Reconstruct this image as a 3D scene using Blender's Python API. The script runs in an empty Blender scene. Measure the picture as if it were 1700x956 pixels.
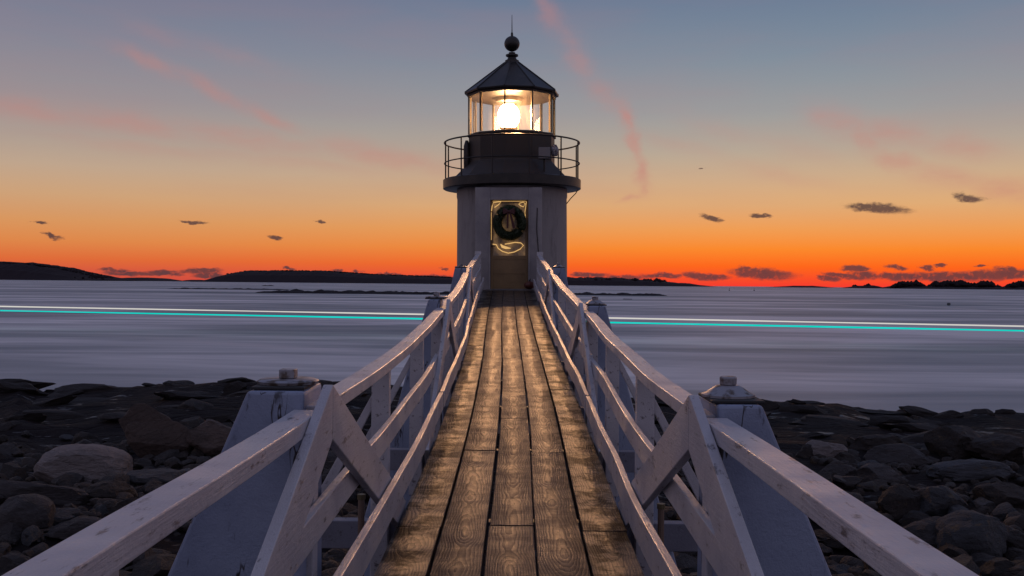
import bpy, bmesh, math, random
import numpy as np
from mathutils import Vector, Matrix, noise as mn

random.seed(7)
R = math.radians
C = bpy.context.scene.collection
EYE = 5.0                      # metres of the eye above the sea
F = 1700.0                     # focal length in photo pixels

# ------------------------------------------------------------------ camera
ROLL = math.atan(16 / 1700.0)
PITCH = -6.5 / F
fwd = Vector((0, math.cos(PITCH), math.sin(PITCH))).normalized()
rgt = Vector((math.cos(ROLL), 0, math.sin(ROLL)))
rgt = (rgt - fwd * rgt.dot(fwd)).normalized()
upv = rgt.cross(fwd).normalized()
cd = bpy.data.cameras.new('camera'); cam = bpy.data.objects.new('camera', cd); C.objects.link(cam)
M = Matrix.Identity(4)
for i in range(3):
    M[i][0] = rgt[i]; M[i][1] = upv[i]; M[i][2] = -fwd[i]
M[0][3], M[1][3], M[2][3] = 0, 0, EYE
cam.matrix_world = M
cd.sensor_width = 36; cd.lens = 36 * F / 1700.0
cd.clip_start = 0.05; cd.clip_end = 60000
bpy.context.scene.camera = cam
sc = bpy.context.scene
sc.view_settings.view_transform = 'Standard'
try: sc.view_settings.look = 'None'
except Exception: pass
sc.view_settings.exposure = 0.0
sc.view_settings.gamma = 1.0


def direction(px, py):
    """direction of a photo pixel"""
    return (fwd + rgt * ((px - 850) / F) + upv * ((478 - py) / F)).normalized()


def at(px, py, d):
    """world point seen at a photo pixel, d metres ahead"""
    v = fwd + rgt * ((px - 850) / F) + upv * ((478 - py) / F)
    v = v * (d / v.y)
    return Vector((v.x, v.y, v.z + EYE))


# ------------------------------------------------------------------ colour helpers
def s2l(c):
    c = c / 255.0
    return c / 12.92 if c <= 0.04045 else ((c + 0.055) / 1.055) ** 2.4


def rgb(r, g, b): return (s2l(r), s2l(g), s2l(b), 1)


# ------------------------------------------------------------------ world: dusk sky
W = bpy.data.worlds.new('World'); sc.world = W; W.use_nodes = True
nt = W.node_tree; nt.nodes.clear()


class NT:
    def __init__(s, tree): s.t = tree

    def n(s, typ, **kw):
        nd = s.t.nodes.new(typ)
        for k, v in kw.items(): setattr(nd, k, v)
        return nd

    def l(s, a, b): s.t.links.new(a, b)

    def put(s, sock, v):
        if isinstance(v, bpy.types.NodeSocket): s.l(v, sock)
        else: sock.default_value = v

    def m(s, op, a, b=0.0, c=None, clamp=False):
        nd = s.n('ShaderNodeMath', operation=op); nd.use_clamp = clamp
        s.put(nd.inputs[0], a); s.put(nd.inputs[1], b)
        if c is not None: s.put(nd.inputs[2], c)
        return nd.outputs[0]

    def vm(s, op, a, b=(0, 0, 0)):
        nd = s.n('ShaderNodeVectorMath', operation=op)
        s.put(nd.inputs[0], a); s.put(nd.inputs[1], b)
        return nd.outputs['Value'] if op in ('LENGTH', 'DOT_PRODUCT') else nd.outputs[0]

    def mix(s, f, a, b, blend='MIX'):
        nd = s.n('ShaderNodeMix', data_type='RGBA', blend_type=blend)
        s.put(nd.inputs[0], f); s.put(nd.inputs[6], a); s.put(nd.inputs[7], b)
        return nd.outputs[2]

    def ramp(s, f, stops, interp='LINEAR'):
        nd = s.n('ShaderNodeValToRGB'); cr = nd.color_ramp; cr.interpolation = interp
        while len(cr.elements) < len(stops): cr.elements.new(0.5)
        for e, (p, c) in zip(cr.elements, stops):
            e.position = p; e.color = c if not isinstance(c, (int, float)) else (c, c, c, 1)
        s.put(nd.inputs[0], f)
        return nd.outputs[0]

    def mr(s, v, a, b, c=0.0, d=1.0, smooth=True):
        nd = s.n('ShaderNodeMapRange', interpolation_type='SMOOTHSTEP' if smooth else 'LINEAR')
        for k, x in enumerate((v, a, b, c, d)): s.put(nd.inputs[k], x)
        return nd.outputs[0]

    def noise(s, vec, scale, detail=4, rough=0.5, dist=0.0, dim='3D', w=None):
        nd = s.n('ShaderNodeTexNoise', noise_dimensions=dim)
        if vec is not None and dim != '1D': s.l(vec, nd.inputs['Vector'])
        if w is not None: s.put(nd.inputs['W'], w)
        nd.inputs['Scale'].default_value = scale; nd.inputs['Detail'].default_value = detail
        nd.inputs['Roughness'].default_value = rough; nd.inputs['Distortion'].default_value = dist
        return nd.outputs['Fac'], nd.outputs['Color']

    def xyz(s, x, y, z):
        nd = s.n('ShaderNodeCombineXYZ')
        for k, v in enumerate((x, y, z)): s.put(nd.inputs[k], v)
        return nd.outputs[0]

    def sep(s, v):
        nd = s.n('ShaderNodeSeparateXYZ'); s.l(v, nd.inputs[0]); return nd.outputs


w = NT(nt)
tc = w.n('ShaderNodeTexCoord')
dx, dy, dz = w.sep(tc.outputs['Generated'])
U = w.m('MULTIPLY', w.m('ARCTAN2', dx, dy), F)
V = w.m('MULTIPLY', w.m('ARCSINE', dz), F)


def uv(px, py):
    d = direction(px, py)
    return math.atan2(d.x, d.y) * F, math.asin(d.z) * F


VMAX = 700.0
left = [(0, (208, 80, 66)), (14, (218, 90, 64)), (32, (226, 108, 58)), (60, (224, 136, 76)), (92, (218, 152, 96)), (130, (206, 162, 122)),
        (175, (190, 164, 142)), (220, (170, 157, 148)), (280, (148, 144, 150)), (370, (126, 130, 148)), (470, (102, 115, 142)), (700, (84, 98, 134))]
right = [(0, (250, 62, 48)), (14, (252, 80, 40)), (32, (255, 102, 28)), (60, (250, 136, 46)), (92, (238, 156, 84)), (130, (222, 170, 118)),
         (175, (202, 170, 138)), (220, (178, 165, 150)), (280, (150, 153, 156)), (370, (122, 137, 154)), (470, (98, 118, 146)), (700, (74, 98, 138))]
fv = w.m('DIVIDE', V, VMAX, clamp=True)
cl = w.ramp(fv, [(p / VMAX, rgb(*c)) for p, c in left])
cr = w.ramp(fv, [(p / VMAX, rgb(*c)) for p, c in right])
sky = w.mix(w.mr(U, -750, 450), cl, cr)
# zenith and the side of the sky away from the sunset
zen = w.mr(V, 700, 2300)
sky = w.mix(zen, sky, rgb(106, 120, 154))
az = w.m('COSINE', w.m('ARCTAN2', dx, dy))
back = w.ramp(w.m('DIVIDE', V, 2400.0, clamp=True), [(0, rgb(116, 108, 122)), (0.12, rgb(152, 140, 152)), (0.3, rgb(134, 136, 160)), (1, rgb(106, 120, 154))])
away = w.mr(az, 0.80, 0.15)
sky = w.mix(away, sky, back)
# wisps of pink cirrus (each a soft streak with its own place in the sky)
co = w.xyz(U, V, 0.0)
nz = w.noise(co, 0.012, 4, 0.6)[1]
wd = w.vm('ADD', co, w.vm('MULTIPLY', w.vm('SUBTRACT', nz, (0.5, 0.5, 0.5)), (70, 26, 0)))


def blob(vec, px, py, rx, ry, ang, gauss=True):
    u0, v0 = uv(px, py)
    mp = w.n('ShaderNodeMapping', vector_type='TEXTURE')
    w.l(vec, mp.inputs['Vector'])
    mp.inputs['Location'].default_value = (u0, v0, 0)
    mp.inputs['Rotation'].default_value = (0, 0, R(ang))
    mp.inputs['Scale'].default_value = (rx, ry, 1)
    ln = w.vm('LENGTH', mp.outputs[0])
    if not gauss: return ln
    return w.m('EXPONENT', w.m('MULTIPLY', w.m('MULTIPLY', ln, ln), -1.0))


def stroke(vec, pts, width, k=1.0):
    """soft streak along photo points -> sum of elongated blobs"""
    out = None
    for (x0, y0), (x1, y1) in zip(pts[:-1], pts[1:]):
        L = math.hypot(x1 - x0, y1 - y0)
        g = blob(vec, (x0 + x1) / 2, (y0 + y1) / 2, L * 0.56, width, -math.degrees(math.atan2(y1 - y0, x1 - x0)))
        out = g if out is None else w.m('MAXIMUM', out, g)
    return w.m('MULTIPLY', out, k)


wis = []
for pts, wd_, k in [
    ([(880, -40), (930, 50), (985, 130), (1022, 180)], 17, .55),
    ([(1018, 165), (1042, 215), (1056, 265), (1068, 305)], 10, 1.0),
    ([(1068, 300), (1064, 325), (1036, 334)], 5, .6),
    ([(200, 85), (300, 120), (400, 175), (500, 215)], 11, .62),
    ([(-60, 168), (120, 192), (300, 216), (520, 240), (740, 275)], 17, .62),
    ([(100, 230), (340, 255), (640, 280)], 12, .28),
    ([(210, 40), (330, 78), (460, 110)], 14, .22),
    ([(1340, 185), (1430, 212), (1540, 235), (1660, 250)], 20, .62),
    ([(1420, 205), (1460, 250), (1520, 285), (1620, 300), (1740, 330)], 16, .72),
    ([(1120, 190), (1260, 232), (1380, 262)], 15, .22),
    ([(1060, 225), (1200, 262), (1360, 305)], 13, .25),
]:
    wis.append(stroke(wd, pts, wd_, k))
acc = wis[0]
for x in wis[1:]: acc = w.m('MAXIMUM', acc, x)
tex = w.mr(w.noise(w.vm('MULTIPLY', co, (0.55, 1.6, 1)), 0.02, 5, 0.62)[0], 0.22, 0.70, 0.45, 1.15)
acc = w.m('MULTIPLY', acc, tex, clamp=True)
sky = w.mix(w.m('MULTIPLY', acc, .64), sky, rgb(194, 128, 120))
bandn = w.mr(w.noise(w.vm('MULTIPLY', co, (0.0016, 0.009, 1)), 1.0, 4, 0.55)[0], 0.35, 0.72, 0.0, 0.16)
sky = w.mix(w.m('MULTIPLY', bandn, w.mr(V, 60, 160)), sky, rgb(176, 118, 122))
# small dark clouds low over the horizon
nd2 = w.noise(w.vm('MULTIPLY', co, (0.6, 1.3, 1)), 0.055, 5, 0.65)[1]
cdv = w.vm('ADD', co, w.vm('MULTIPLY', w.vm('SUBTRACT', nd2, (0.5, 0.5, 0.5)), (52, 17, 0)))
clouds = [(1455, 346, 56, 10, -5), (1432, 342, 30, 7, 0), (1605, 328, 26, 9, -8), (1180, 361, 20, 7, -20), (1262, 357, 24, 4, -6), (88, 391, 20, 5, -20), (68, 370, 13, 4, 0),
          (320, 369, 24, 2.6, -4), (457, 396, 14, 4, -6), (530, 367, 10, 4, 0), (1160, 280, 6, 1.5, 0),
          (1265, 455, 54, 10, -4), (1240, 447, 22, 6, -6), (1170, 459, 40, 7, -3), (1100, 457, 42, 5, 0), (1040, 460, 36, 5, 0), (980, 457, 34, 5, 0), (1420, 445, 22, 6, -3),
          (1395, 456, 26, 5, -5), (1375, 461, 22, 5, -8), (1430, 458, 26, 9, 0), (1490, 443, 18, 5, -8), (1539, 444, 13, 5, 0), (1563, 441, 9, 3, 0), (1626, 442, 10, 2, 0),
          (1490, 459, 46, 7, -4), (1560, 459, 60, 9, 0), (1640, 457, 66, 10, 3), (1700, 455, 50, 9, 3), (1680, 449, 26, 5, -8),
          (190, 449, 24, 4, 0), (215, 455, 42, 5, 0), (270, 453, 34, 5, 0), (330, 450, 36, 5, 0), (350, 457, 34, 5, 0), (480, 445, 9, 3, -6), (560, 449, 8, 3, 0), (592, 451, 9, 4, 0),
          (735, 446, 8, 3, 0), (720, 459, 40, 4, 0), (650, 457, 30, 3, 0)]
dm = None
for c in clouds:
    kk = .80 if c[1] < 440 else .92
    b = blob(cdv, c[0], c[1], c[2] * kk, c[3] * kk, c[4], gauss=False)
    dm = b if dm is None else w.m('MINIMUM', dm, b)
cover = w.mr(dm, 1.30, 0.60)
cover = w.m('MULTIPLY', cover, w.mr(w.noise(co, .12, 4, .6)[0], .28, .5, .55, 1.0))
ccol = w.mix(w.mr(V, 0, 70), rgb(118, 64, 62), rgb(66, 54, 62))
ccol = w.mix(w.mr(w.noise(co, 0.05, 3)[0], .3, .7), ccol, rgb(82, 60, 66))
sky = w.mix(w.m('MULTIPLY', cover, 0.93), sky, ccol)
# below the horizon
sky = w.mix(w.mr(V, -2, -14), sky, rgb(70, 68, 84))
bg = w.n('ShaderNodeBackground'); w.l(sky, bg.inputs[0]); bg.inputs[1].default_value = 0.96
SUN_AZ = R(14); SUN_EL = R(-1.5)
ns = w.n('ShaderNodeTexSky', sky_type='NISHITA'); ns.sun_disc = False
ns.sun_elevation = SUN_EL; ns.sun_rotation = SUN_AZ; ns.air_density = 1.2; ns.dust_density = 1.5
bg2 = w.n('ShaderNodeBackground'); w.l(ns.outputs[0], bg2.inputs[0]); bg2.inputs[1].default_value = 0.05
ad = w.n('ShaderNodeAddShader'); w.l(bg.outputs[0], ad.inputs[0]); w.l(bg2.outputs[0], ad.inputs[1])
wo = w.n('ShaderNodeOutputWorld'); w.l(ad.outputs[0], wo.inputs[0])
W.cycles.sampling_method = 'MANUAL'; W.cycles.sample_map_resolution = 512

# the afterglow: the sun is just under the horizon, hardly any direct light left
sd = bpy.data.lights.new('sun', 'SUN'); so = bpy.data.objects.new('sun', sd); C.objects.link(so)
sd.energy = 0.05; sd.angle = R(12); sd.color = (1, .45, .2)
so.rotation_euler = (R(88), 0, math.pi - SUN_AZ)
so.location = (0, 0, 60)

# ------------------------------------------------------------------ mesh helpers
class MB:
    def __init__(s): s.v = []; s.f = []; s.smooth = False

    def add(s, vs, fs):
        o = len(s.v); s.v += [tuple(v) for v in vs]; s.f += [tuple(i + o for i in f) for f in fs]; return s

    def box(s, x0, x1, y0, y1, z0, z1):
        vs = [(x, y, z) for z in (z0, z1) for y in (y0, y1) for x in (x0, x1)]
        return s.add(vs, [(0, 2, 3, 1), (4, 5, 7, 6), (0, 1, 5, 4), (2, 6, 7, 3), (0, 4, 6, 2), (1, 3, 7, 5)])

    def sweep(s, rings, cap=True, closed=False):
        n = len(rings[0]); vs = [p for r in rings for p in r]; fs = []
        m = len(rings)
        for i in range(m if closed else m - 1):
            for j in range(n):
                a = i * n + j; b = i * n + (j + 1) % n; i2 = (i + 1) % m
                fs.append((a, b, i2 * n + (j + 1) % n, i2 * n + j))
        if cap and not closed:
            fs.append(tuple(range(n))[::-1]); fs.append(tuple((m - 1) * n + j for j in range(n)))
        return s.add(vs, fs)

    def tube(s, pts, r, seg=8, closed=False):
        pts = [Vector(p) for p in pts]; rings = []
        for i, p in enumerate(pts):
            if closed: t = (pts[(i + 1) % len(pts)] - pts[i - 1])
            else: t = pts[min(i + 1, len(pts) - 1)] - pts[max(i - 1, 0)]
            t.normalize(); a = Vector((0, 0, 1)) if abs(t.z) < .9 else Vector((1, 0, 0))
            u = t.cross(a).normalized(); v = u.cross(t)
            rr = r[i] if isinstance(r, (list, tuple)) else r
            rings.append([p + (u * math.cos(k * 2 * math.pi / seg) + v * math.sin(k * 2 * math.pi / seg)) * rr for k in range(seg)])
        return s.sweep(rings, True, closed)

    def lathe(s, prof, seg=48, c=(0, 0), rot=0.0):
        rings = [[(c[0] + r * math.sin(rot + k * 2 * math.pi / seg), c[1] - r * math.cos(rot + k * 2 * math.pi / seg), z) for k in range(seg)] for r, z in prof]
        return s.sweep(rings)

    def prism_yz(s, poly, x0, x1):
        return s.sweep([[(x0, y, z) for y, z in poly], [(x1, y, z) for y, z in poly]])

    def prism_xz(s, poly, y0, y1):
        return s.sweep([[(x, y0, z) for x, z in poly], [(x, y1, z) for x, z in poly]])

    def build(s, name, mat, parent=None, origin=None, bevel=0.0, smooth=False, sub=0):
        me = bpy.data.meshes.new(name)
        o0 = Vector(origin) if origin is not None else Vector((0, 0, 0))
        ploc = Vector((0, 0, 0)); p = parent
        while p is not None: ploc += Vector(p.location); p = p.parent
        if origin is None: o0 = ploc.copy()
        me.from_pydata([tuple(Vector(v) - o0) for v in s.v], [], s.f)
        bm = bmesh.new(); bm.from_mesh(me); bmesh.ops.recalc_face_normals(bm, faces=bm.faces)
        bm.to_mesh(me); bm.free()
        me.materials.append(mat)
        if smooth:
            for f in me.polygons: f.use_smooth = True
            try: me.set_sharp_from_angle(angle=R(35))
            except Exception: pass
        ob = bpy.data.objects.new(name, me); C.objects.link(ob)
        ob.location = o0 - ploc
        if parent is not None: ob.parent = parent
        if bevel:
            b = ob.modifiers.new('bevel', 'BEVEL'); b.width = bevel; b.segments = 2; b.limit_method = 'ANGLE'
        return ob


def thing(name, label, cat, loc, group=None):
    o = bpy.data.objects.new(name, None); C.objects.link(o); o.location = loc
    o['label'] = label; o['category'] = cat
    if group: o['group'] = group
    return o


def tag(o, label, cat, group=None):
    o['label'] = label; o['category'] = cat
    if group: o['group'] = group
    return o


def struct(o, kind='structure'): o['kind'] = kind; return o


# ------------------------------------------------------------------ materials
def mat(name, color=(.5, .5, .5, 1), rough=.6, metal=0.0, spec=.5):
    m = bpy.data.materials.new(name); m.use_nodes = True
    b = m.node_tree.nodes['Principled BSDF']
    b.inputs['Base Color'].default_value = color; b.inputs['Roughness'].default_value = rough
    b.inputs['Metallic'].default_value = metal; b.inputs['Specular IOR Level'].default_value = spec
    return m, NT(m.node_tree), b


def bump(n, b, h, strength=.5, dist=.01):
    bp = n.n('ShaderNodeBump'); bp.inputs['Strength'].default_value = strength; bp.inputs['Distance'].default_value = dist
    n.put(bp.inputs['Height'], h); n.l(bp.outputs[0], b.inputs['Normal']); return bp


def painted(name, base, dark, rough=.42, amount=.5, cracks=False, scale=1.0, wear=(9, 2.2, 9)):
    """painted timber: brush and grain relief, worn spots, long hairline cracks"""
    m, n, b = mat(name, base, rough)
    t = n.n('ShaderNodeTexCoord').outputs['Object']
    big = n.noise(t, 1.6 * scale, 5, .6)[0]
    st = n.noise(n.vm('MULTIPLY', t, wear), 3.0 * scale, 6, .7)[0]
    gr = n.noise(n.vm('MULTIPLY', t, (40, 3.0, 40)), 2.2, 4, .7)[0]
    c = n.mix(n.mr(big, .35, .7), base, tuple([base[0] * .72, base[1] * .72, base[2] * .76, 1]))
    c = n.mix(n.m('MULTIPLY', n.mr(st, .57, .68), amount), c, dark)
    c = n.mix(n.m('MULTIPLY', n.mr(gr, .60, .75), .30 * amount + .1), c, dark)
    n.l(c, b.inputs['Base Color'])
    n.l(n.mr(big, .3, .7, rough - .08, rough + .14), b.inputs['Roughness'])
    if cracks:
        cn = n.noise(n.vm('MULTIPLY', t, (3.2, 3.2, .55)), 1.3, 4, .6)[0]
        ck = n.m('MULTIPLY', n.mr(n.m('ABSOLUTE', n.m('SUBTRACT', cn, .5)), .007, .002), n.mr(n.noise(t, 2.3, 3)[0], .47, .53))
        c2 = n.mix(ck, c, (.02, .016, .02, 1)); n.l(c2, b.inputs['Base Color'])
    h = n.m('ADD', n.m('MULTIPLY', gr, .8), n.m('MULTIPLY', n.noise(t, 26, 5, .7)[0], .9))
    bump(n, b, h, .55, .006)
    return m


M_rail = painted('rail_paint', rgb(190, 188, 194), rgb(66, 56, 56), .36, .8)
M_pier = painted('pier_paint', rgb(140, 152, 178), rgb(40, 36, 42), .5, .8, True, scale=1.2, wear=(3.5, 3.5, .9))
M_joist = painted('joist_paint', rgb(126, 128, 142), rgb(52, 46, 48), .5, .6)
M_wall, n, b = mat('whitewashed_brick', rgb(170, 162, 172), .7)
t = n.n('ShaderNodeTexCoord').outputs['Object']
br = n.n('ShaderNodeTexBrick'); br.inputs['Scale'].default_value = 1.0
br.inputs['Brick Width'].default_value = .21; br.inputs['Row Height'].default_value = .075; br.inputs['Mortar Size'].default_value = .006
ox, oy, oz = n.sep(t)
angc = n.m('MULTIPLY', n.m('ARCTAN2', ox, oy), 1.48)
n.l(n.xyz(angc, oz, 0.0), br.inputs['Vector'])
dirt = n.noise(n.vm('MULTIPLY', t, (2.5, 2.5, .6)), 1.6, 5, .65)[0]
n.l(n.mix(n.mr(dirt, .45, .75, 0, .5), rgb(156, 151, 152), rgb(92, 86, 88)), b.inputs['Base Color'])
bump(n, b, n.m('ADD', n.m('MULTIPLY', br.outputs['Fac'], -.7), n.noise(t, 30, 3)[0]), .35, .008)
M_trim = painted('portal_paint', rgb(156, 152, 154), rgb(90, 84, 92), .5, .3)
M_black, n, b = mat('black_iron', (.016, .014, .014, 1), .42)
t = n.n('ShaderNodeTexCoord').outputs['Object']
n.l(n.mix(n.mr(n.noise(t, 3, 5, .6)[0], .4, .7), (.014, .012, .012, 1), (.034, .026, .022, 1)), b.inputs['Base Color'])
bump(n, b, n.noise(t, 22, 4)[0], .2, .006)
M_parapet = mat('dark_brown_iron', (.032, .023, .019, 1), .55)[0]
M_railiron = mat('rail_iron', (.03, .026, .026, 1), .5, .4)[0]
M_granite, n, b = mat('granite_base', (.2, .19, .19, 1), .8)
t = n.n('ShaderNodeTexCoord').outputs['Object']
n.l(n.mix(n.noise(t, 4, 6, .7)[0], (.09, .085, .09, 1), (.26, .25, .25, 1)), b.inputs['Base Color'])
bump(n, b, n.noise(t, 5, 6)[0], .6, .03)
M_bronze, n, b = mat('plate_metal', (.22, .22, .25, 1), .5, .5)
t = n.n('ShaderNodeTexCoord').outputs['Object']
n.l(n.mix(n.mr(n.noise(t, 24, 4)[0], .45, .65), (.30, .30, .34, 1), (.10, .075, .06, 1)), b.inputs['Base Color'])
M_brass = mat('old_brass', (.34, .27, .17, 1), .4, .5)[0]
M_gasket = mat('rubber_pad', (.02, .02, .022, 1), .7)[0]

# lantern glass: clear thin panes with a little salt film
M_glass = bpy.data.materials.new('lantern_glass'); M_glass.use_nodes = True
n = NT(M_glass.node_tree); n.t.nodes.clear()
tr = n.n('ShaderNodeBsdfTransparent'); gl = n.n('ShaderNodeBsdfGlossy'); gl.inputs['Roughness'].default_value = .04
df = n.n('ShaderNodeBsdfTranslucent'); df.inputs[0].default_value = (.8, .72, .6, 1)
fr = n.n('ShaderNodeFresnel'); fr.inputs[0].default_value = 1.5
t = n.n('ShaderNodeTexCoord').outputs['Object']
film = n.mr(n.noise(n.vm('MULTIPLY', t, (3, 3, .5)), 3, 4, .6)[0], .3, .75, .006, .018)
m1 = n.n('ShaderNodeMixShader'); n.l(film, m1.inputs[0]); n.l(tr.outputs[0], m1.inputs[1]); n.l(df.outputs[0], m1.inputs[2])
m2 = n.n('ShaderNodeMixShader'); n.l(fr.outputs[0], m2.inputs[0]); n.l(m1.outputs[0], m2.inputs[1]); n.l(gl.outputs[0], m2.inputs[2])
o = n.n('ShaderNodeOutputMaterial'); n.l(m2.outputs[0], o.inputs[0])


def emit(name, col, st):
    m = bpy.data.materials.new(name); m.use_nodes = True; q = NT(m.node_tree); q.t.nodes.clear()
    e = q.n('ShaderNodeEmission'); e.inputs[0].default_value = col; e.inputs[1].default_value = st
    oo = q.n('ShaderNodeOutputMaterial'); q.l(e.outputs[0], oo.inputs[0]); return m


M_lamp = emit('lit_lens', (1, .56, .24, 1), 70)
M_white_line = emit('white_running_light', (1, .97, .90, 1), .66)
M_cyan_line = emit('cyan_running_light', (0, .72, .64, 1), .95)
M_gold = emit('warm_reflection_glow', (1, .60, .22, 1), .75)  # emission of the tubes that imitate reflections on the door

# weathered planks: growth rings cut by the saw, per board
M_plank, n, b = mat('weathered_plank', (.1, .07, .05, 1), .5)
tcn = n.n('ShaderNodeTexCoord'); oi = n.n('ShaderNodeObjectInfo')
px_, py_, pz_ = n.sep(tcn.outputs['Object'])
rnd = n.m('MULTIPLY', oi.outputs['Random'], 57.0)
yy = n.m('ADD', py_, rnd)
wob = n.noise(n.xyz(n.m('MULTIPLY', px_, 4.0), n.m('MULTIPLY', yy, .7), rnd), 1.6, 3, .55)[0]
wob2 = n.noise(n.xyz(n.m('MULTIPLY', px_, 9.0), n.m('MULTIPLY', yy, 1.4), rnd), 3.0, 3, .5)[0]
dep = n.m('SUBTRACT', n.noise(n.xyz(0.0, yy, rnd), 1.15, 2, .45)[0], .42)
xo = n.m('ADD', px_, n.m('MULTIPLY', n.m('SUBTRACT', n.noise(n.xyz(5.0, yy, rnd), .8, 2)[0], .5), .10))
dd = n.m('ADD', n.m('MULTIPLY', dep, .22), .042)
rr = n.m('SQRT', n.m('ADD', n.m('MULTIPLY', xo, xo), n.m('MULTIPLY', dd, dd)))
rr = n.m('ADD', rr, n.m('ADD', n.m('MULTIPLY', wob, .030), n.m('MULTIPLY', wob2, .012)))
ring = n.m('FRACT', n.m('MULTIPLY', rr, 78.0))
ring = n.m('ADD', n.m('MULTIPLY', n.m('POWER', ring, 1.3), .92), .06)
fine = n.noise(n.vm('MULTIPLY', tcn.outputs['Object'], (70, 2.5, 1)), 3, 4, .7)[0]
lat = n.noise(n.vm('MULTIPLY', n.xyz(px_, yy, 0.0), (1.6, 6.5, 1)), 1.5, 4, .6)[0]
stain = n.noise(n.vm('MULTIPLY', n.xyz(px_, yy, rnd), (3, 3.2, 1)), 1.3, 6, .72)[0]
tone = n.mix(n.m('FRACT', n.m('MULTIPLY', rnd, 3.7)), (.058, .035, .023, 1), (.098, .061, .040, 1))
c = n.mix(n.m('MULTIPLY', ring, .92), tone, (.012, .008, .006, 1))
c = n.mix(n.m('MULTIPLY', n.mr(fine, .45, .75), .45), c, (.04, .028, .02, 1))
c = n.mix(n.mr(lat, .50, .72, 0, .45), c, (.05, .034, .024, 1))
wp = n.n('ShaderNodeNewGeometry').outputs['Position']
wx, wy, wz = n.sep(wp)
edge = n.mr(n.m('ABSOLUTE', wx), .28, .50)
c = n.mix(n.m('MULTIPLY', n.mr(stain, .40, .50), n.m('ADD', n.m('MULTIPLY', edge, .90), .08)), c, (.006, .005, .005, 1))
na = n.m('MULTIPLY', n.m('SUBTRACT', n.m('FRACT', n.m('DIVIDE', wy, .62)), .5), .62)
nb = n.m('SUBTRACT', n.m('ABSOLUTE', px_), .085)
nail = n.mr(n.m('SQRT', n.m('ADD', n.m('MULTIPLY', na, na), n.m('MULTIPLY', nb, nb))), .0085, .0045)
c = n.mix(nail, c, (.012, .009, .008, 1))
n.l(c, b.inputs['Base Color'])
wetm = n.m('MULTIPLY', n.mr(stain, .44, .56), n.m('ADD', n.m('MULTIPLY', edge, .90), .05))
n.l(n.m('SUBTRACT', .5, n.m('MULTIPLY', wetm, .42)), b.inputs['Specular IOR Level'])
n.l(n.m('ADD', n.mr(stain, .4, .65, .44, .56), n.m('MULTIPLY', ring, .10)), b.inputs['Roughness'])
hh = n.m('ADD', n.m('MULTIPLY', ring, -1.0), n.m('MULTIPLY', fine, .45))
hh = n.m('ADD', hh, n.m('MULTIPLY', lat, .6))
bump(n, b, hh, .85, .008)

M_beam = painted('under_beam', rgb(96, 90, 96), rgb(36, 30, 32), .6, .6)

# rocks
def rockmat(name, c0, c1, c2, sc_=1.0, lichen=None, rough=.75):
    m, n, b = mat(name, c0, rough)
    tn = n.n('ShaderNodeTexCoord'); oi = n.n('ShaderNodeObjectInfo')
    t = n.vm('ADD', tn.outputs['Object'], n.xyz(n.m('MULTIPLY', oi.outputs['Random'], 40.0), 0.0, 3.0))
    a = n.noise(t, 1.4 * sc_, 7, .62)[0]; f2 = n.noise(t, 9 * sc_, 6, .7)[0]
    c = n.mix(n.mr(a, .3, .7), c0, c1)
    c = n.mix(n.mr(f2, .5, .72, 0, .6), c, c2)
    c = n.mix(n.m('MULTIPLY', n.m('SUBTRACT', 1.0, oi.outputs['Random']), .55), c, tuple(x * .45 for x in c0[:3]) + (1,))
    sb = n.noise(n.vm('MULTIPLY', t, (1.2, 1.2, 9)), 2.0 * sc_, 5, .7, .6)[0]
    c = n.mix(n.mr(sb, .50, .66, 0, .55), c, tuple(x * .4 for x in c1[:3]) + (1,))
    if lichen: c = n.mix(n.m('MULTIPLY', n.mr(n.noise(t, 2.6, 5, .7)[0], .58, .66), .4), c, lichen)
    n.l(c, b.inputs['Base Color'])
    vo = n.n('ShaderNodeTexVoronoi', feature='DISTANCE_TO_EDGE'); n.l(n.vm('MULTIPLY', t, (1, 1, 2.2)), vo.inputs['Vector']); vo.inputs['Scale'].default_value = 2.0 * sc_
    cr = n.mr(vo.outputs[0], 0.0, .04)
    h = n.m('ADD', n.m('MULTIPLY', n.noise(t, 5 * sc_, 8, .68)[0], 1.0), n.m('MULTIPLY', cr, .12))
    bump(n, b, h, 1.0, .09)
    return m


M_rock = rockmat('grey_boulder', (.062, .054, .058, 1), (.030, .026, .028, 1), (.105, .095, .095, 1))
M_rock2 = rockmat('brown_boulder', (.032, .023, .021, 1), (.016, .012, .012, 1), (.062, .045, .038, 1), lichen=(.10, .065, .03, 1))
M_red = rockmat('reddish_boulder', (.115, .080, .068, 1), (.060, .042, .038, 1), (.16, .125, .11, 1))
M_pale = rockmat('pale_boulder', (.25, .22, .22, 1), (.17, .15, .15, 1), (.32, .28, .27, 1))
M_blue = rockmat('blue_grey_boulder', (.070, .074, .088, 1), (.036, .038, .046, 1), (.105, .108, .120, 1), lichen=(.13, .085, .03, 1))

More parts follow.
